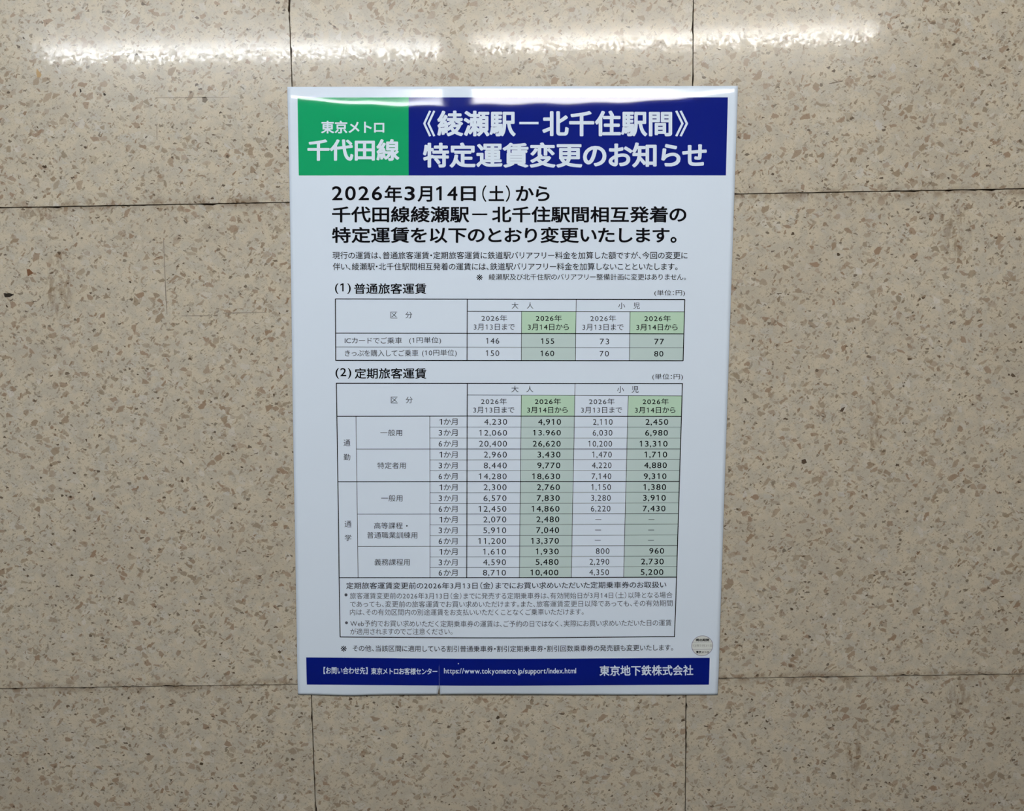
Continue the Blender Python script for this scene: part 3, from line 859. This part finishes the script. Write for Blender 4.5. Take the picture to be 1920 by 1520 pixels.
HOMES = {'line': (green, M_PAPER, 0.00028), 'title': (blue, M_PAPER, 0.00028), 'foot': (foot, M_PAPER, 0.00028),
         'head': (poster, M_BLACK, 0.0002), 'body': (poster, M_BLACK, 0.0002), 'sect': (poster, M_BLACK, 0.0002),
         'note': (poster, M_GREY, 0.0002), 't1': (table_one, M_GREY, 0.0002), 't1b': (table_one, M_BLACK, 0.0002),
         't2': (table_two, M_GREY, 0.0002), 't2b': (table_two, M_BLACK, 0.0002)}


def letter_mesh(items, off, slices):
    bm = bmesh.new()
    for text, bold, q in items:
        draw(bm, text, q, bold, off)
    if slices:
        zs = [v.co.z for v in bm.verts]
        z = min(zs) + 0.0031
        while z < max(zs):
            bmesh.ops.bisect_plane(bm, geom=bm.verts[:] + bm.edges[:] + bm.faces[:], plane_co=(0, 0, z), plane_no=(0, 0, 1), dist=1e-7)
            z += 0.0031
    bmesh.ops.recalc_face_normals(bm, faces=bm.faces[:])
    for v in bm.verts:
        v.co = surf(v.co.x, v.co.z, off + v.co.y)
    for fc in bm.faces:
        if fc.normal.y > 0:
            fc.normal_flip()
    return bm


for g, name, items in TEXTS:
    if g in HOMES:
        parent, mat, off = HOMES[g]
        if name == 'note_paragraph':
            mat = M_NOTE
        obj(name, letter_mesh(items, off, g in ('line', 'title', 'foot')), mat, parent)

# ------------------------------------------------------------------ round posting sticker
sx, sz, srx, srz = (.23035,-.30252,.01331,.01281)
seal = empty('sticker', PC + surf(sx, sz, 0.0))
tag(seal, 'small round pale sticker at the lower right corner of the poster', 'sticker')


def seal_disc(r0, r1, off, n=48):
    bm = bmesh.new()
    rings = []
    for r in (r0, r1):
        if r == 0:
            rings.append([bm.verts.new((0, -off, 0))])
        else:
            rings.append([bm.verts.new(surf(sx + r * srx * math.cos(2 * math.pi * i / n), sz + r * srz * math.sin(2 * math.pi * i / n), off) - surf(sx, sz)) for i in range(n)])
    for i in range(n):
        j = (i + 1) % n
        if r0 == 0:
            bm.faces.new((rings[0][0], rings[1][i], rings[1][j]))
        else:
            bm.faces.new((rings[0][i], rings[1][i], rings[1][j], rings[0][j]))
    for fc in bm.faces:
        fc.normal_update()
        if fc.normal.y > 0:
            fc.normal_flip()
    return bm


obj('paper_disc', seal_disc(0, 1.0, 0.0002), M_SEAL, seal)
bm = seal_disc(0.945, 1.0, 0.00035)
for z0, hw in [(-.29796,.01268),(-.30709,.01268)]:
    vs = [bm.verts.new(surf(sx + a * hw, z0 + b * 0.0002, 0.00035) - surf(sx, sz)) for a, b in ((-1, -1), (1, -1), (1, 1), (-1, 1))]
    bm.faces.new(vs)
obj('border_rule', bm, M_SEALINK, seal)
o0 = surf(sx, sz)
for g, name, items in TEXTS:
    if g not in HOMES:
        bm = letter_mesh(items, 0.0004, False)
        for v in bm.verts:
            v.co -= o0
        obj(name, bm, M_SEALFAINT if g == 'stamp2' else M_BLACK, seal)

# ------------------------------------------------------------------ chips and scratches in the slabs
MARK_MATS = [simple(n, c, 0.7, 0.2) for n, c in (('dark_hole', (0.02, 0.014, 0.009)), ('rust_chip', (0.16, 0.075, 0.035)), ('tan_chip', (0.42, 0.29, 0.15)), ('grey_scratch', (0.21, 0.18, 0.145)), ('brown_pit', (0.075, 0.05, 0.032)))]
for name, c, pts in [
    ('chip', 0, [(-0.5976, 1.5907), (-0.5945, 1.5901), (-0.5913, 1.5906), (-0.5852, 1.5887), (-0.591, 1.5857), (-0.5967, 1.5857)]),
    ('chip', 1, [(-0.5688, 1.6176), (-0.5656, 1.6182), (-0.561, 1.6132), (-0.5681, 1.6096)]),
    ('chip', 2, [(-0.5418, 1.846), (-0.5401, 1.843), (-0.5367, 1.8388), (-0.5382, 1.8353), (-0.5419, 1.8353), (-0.5428, 1.8395)]),
    ('chip', 0, [(-0.4943, 1.8223), (-0.4925, 1.8216), (-0.492, 1.8187), (-0.4939, 1.8175)]),
    ('chip', 0, [(-0.4669, 1.8177), (-0.464, 1.8153), (-0.4653, 1.8136), (-0.4671, 1.8148)]),
    ('chip', 3, [(-0.3537, 1.8109), (-0.3494, 1.8115), (-0.3471, 1.8079), (-0.3503, 1.8043), (-0.3533, 1.8056)]),
    ('chip', 4, [(0.3916, 1.4415), (0.396, 1.4434), (0.393, 1.437), (0.3892, 1.4377)]),
    ('chip', 4, [(0.3451, 1.3798), (0.3495, 1.3811), (0.3515, 1.3765), (0.3477, 1.3746), (0.3451, 1.3759)]),
    ('scratch', 3, [(-0.3902, 1.5615), (-0.3662, 1.5615), (-0.3537, 1.5613), (-0.3537, 1.5603), (-0.3663, 1.5606), (-0.3902, 1.5608)]),
    ('scratch', 3, [(-0.341, 1.5642), (-0.2894, 1.5642), (-0.2894, 1.5636), (-0.341, 1.5633)]),
    ('scratch', 3, [(-0.4069, 1.6501), (-0.4062, 1.65), (-0.4067, 1.5814), (-0.4065, 1.5627), (-0.4072, 1.5627), (-0.4077, 1.5814)]),
    ('scratch', 3, [(-0.4083, 1.811), (-0.3531, 1.8109), (-0.3224, 1.8105), (-0.3224, 1.8101), (-0.3531, 1.8103), (-0.4084, 1.8104)]),
    ('scratch', 4, [(0.368, 1.8168), (0.3839, 1.8198), (0.3845, 1.8192), (0.3686, 1.8162)]),
    ('scratch', 3, [(-0.4078, 1.78), (-0.407, 1.7799), (-0.4078, 1.7637), (-0.4086, 1.7638)]),
]:
    bm = bmesh.new()
    bm.faces.new([bm.verts.new((x, -0.00006, z)) for x, z in pts])
    for fc in bm.faces:
        fc.normal_update()
        if fc.normal.y > 0:
            fc.normal_flip()
    obj(name, bm, MARK_MATS[c], wall)
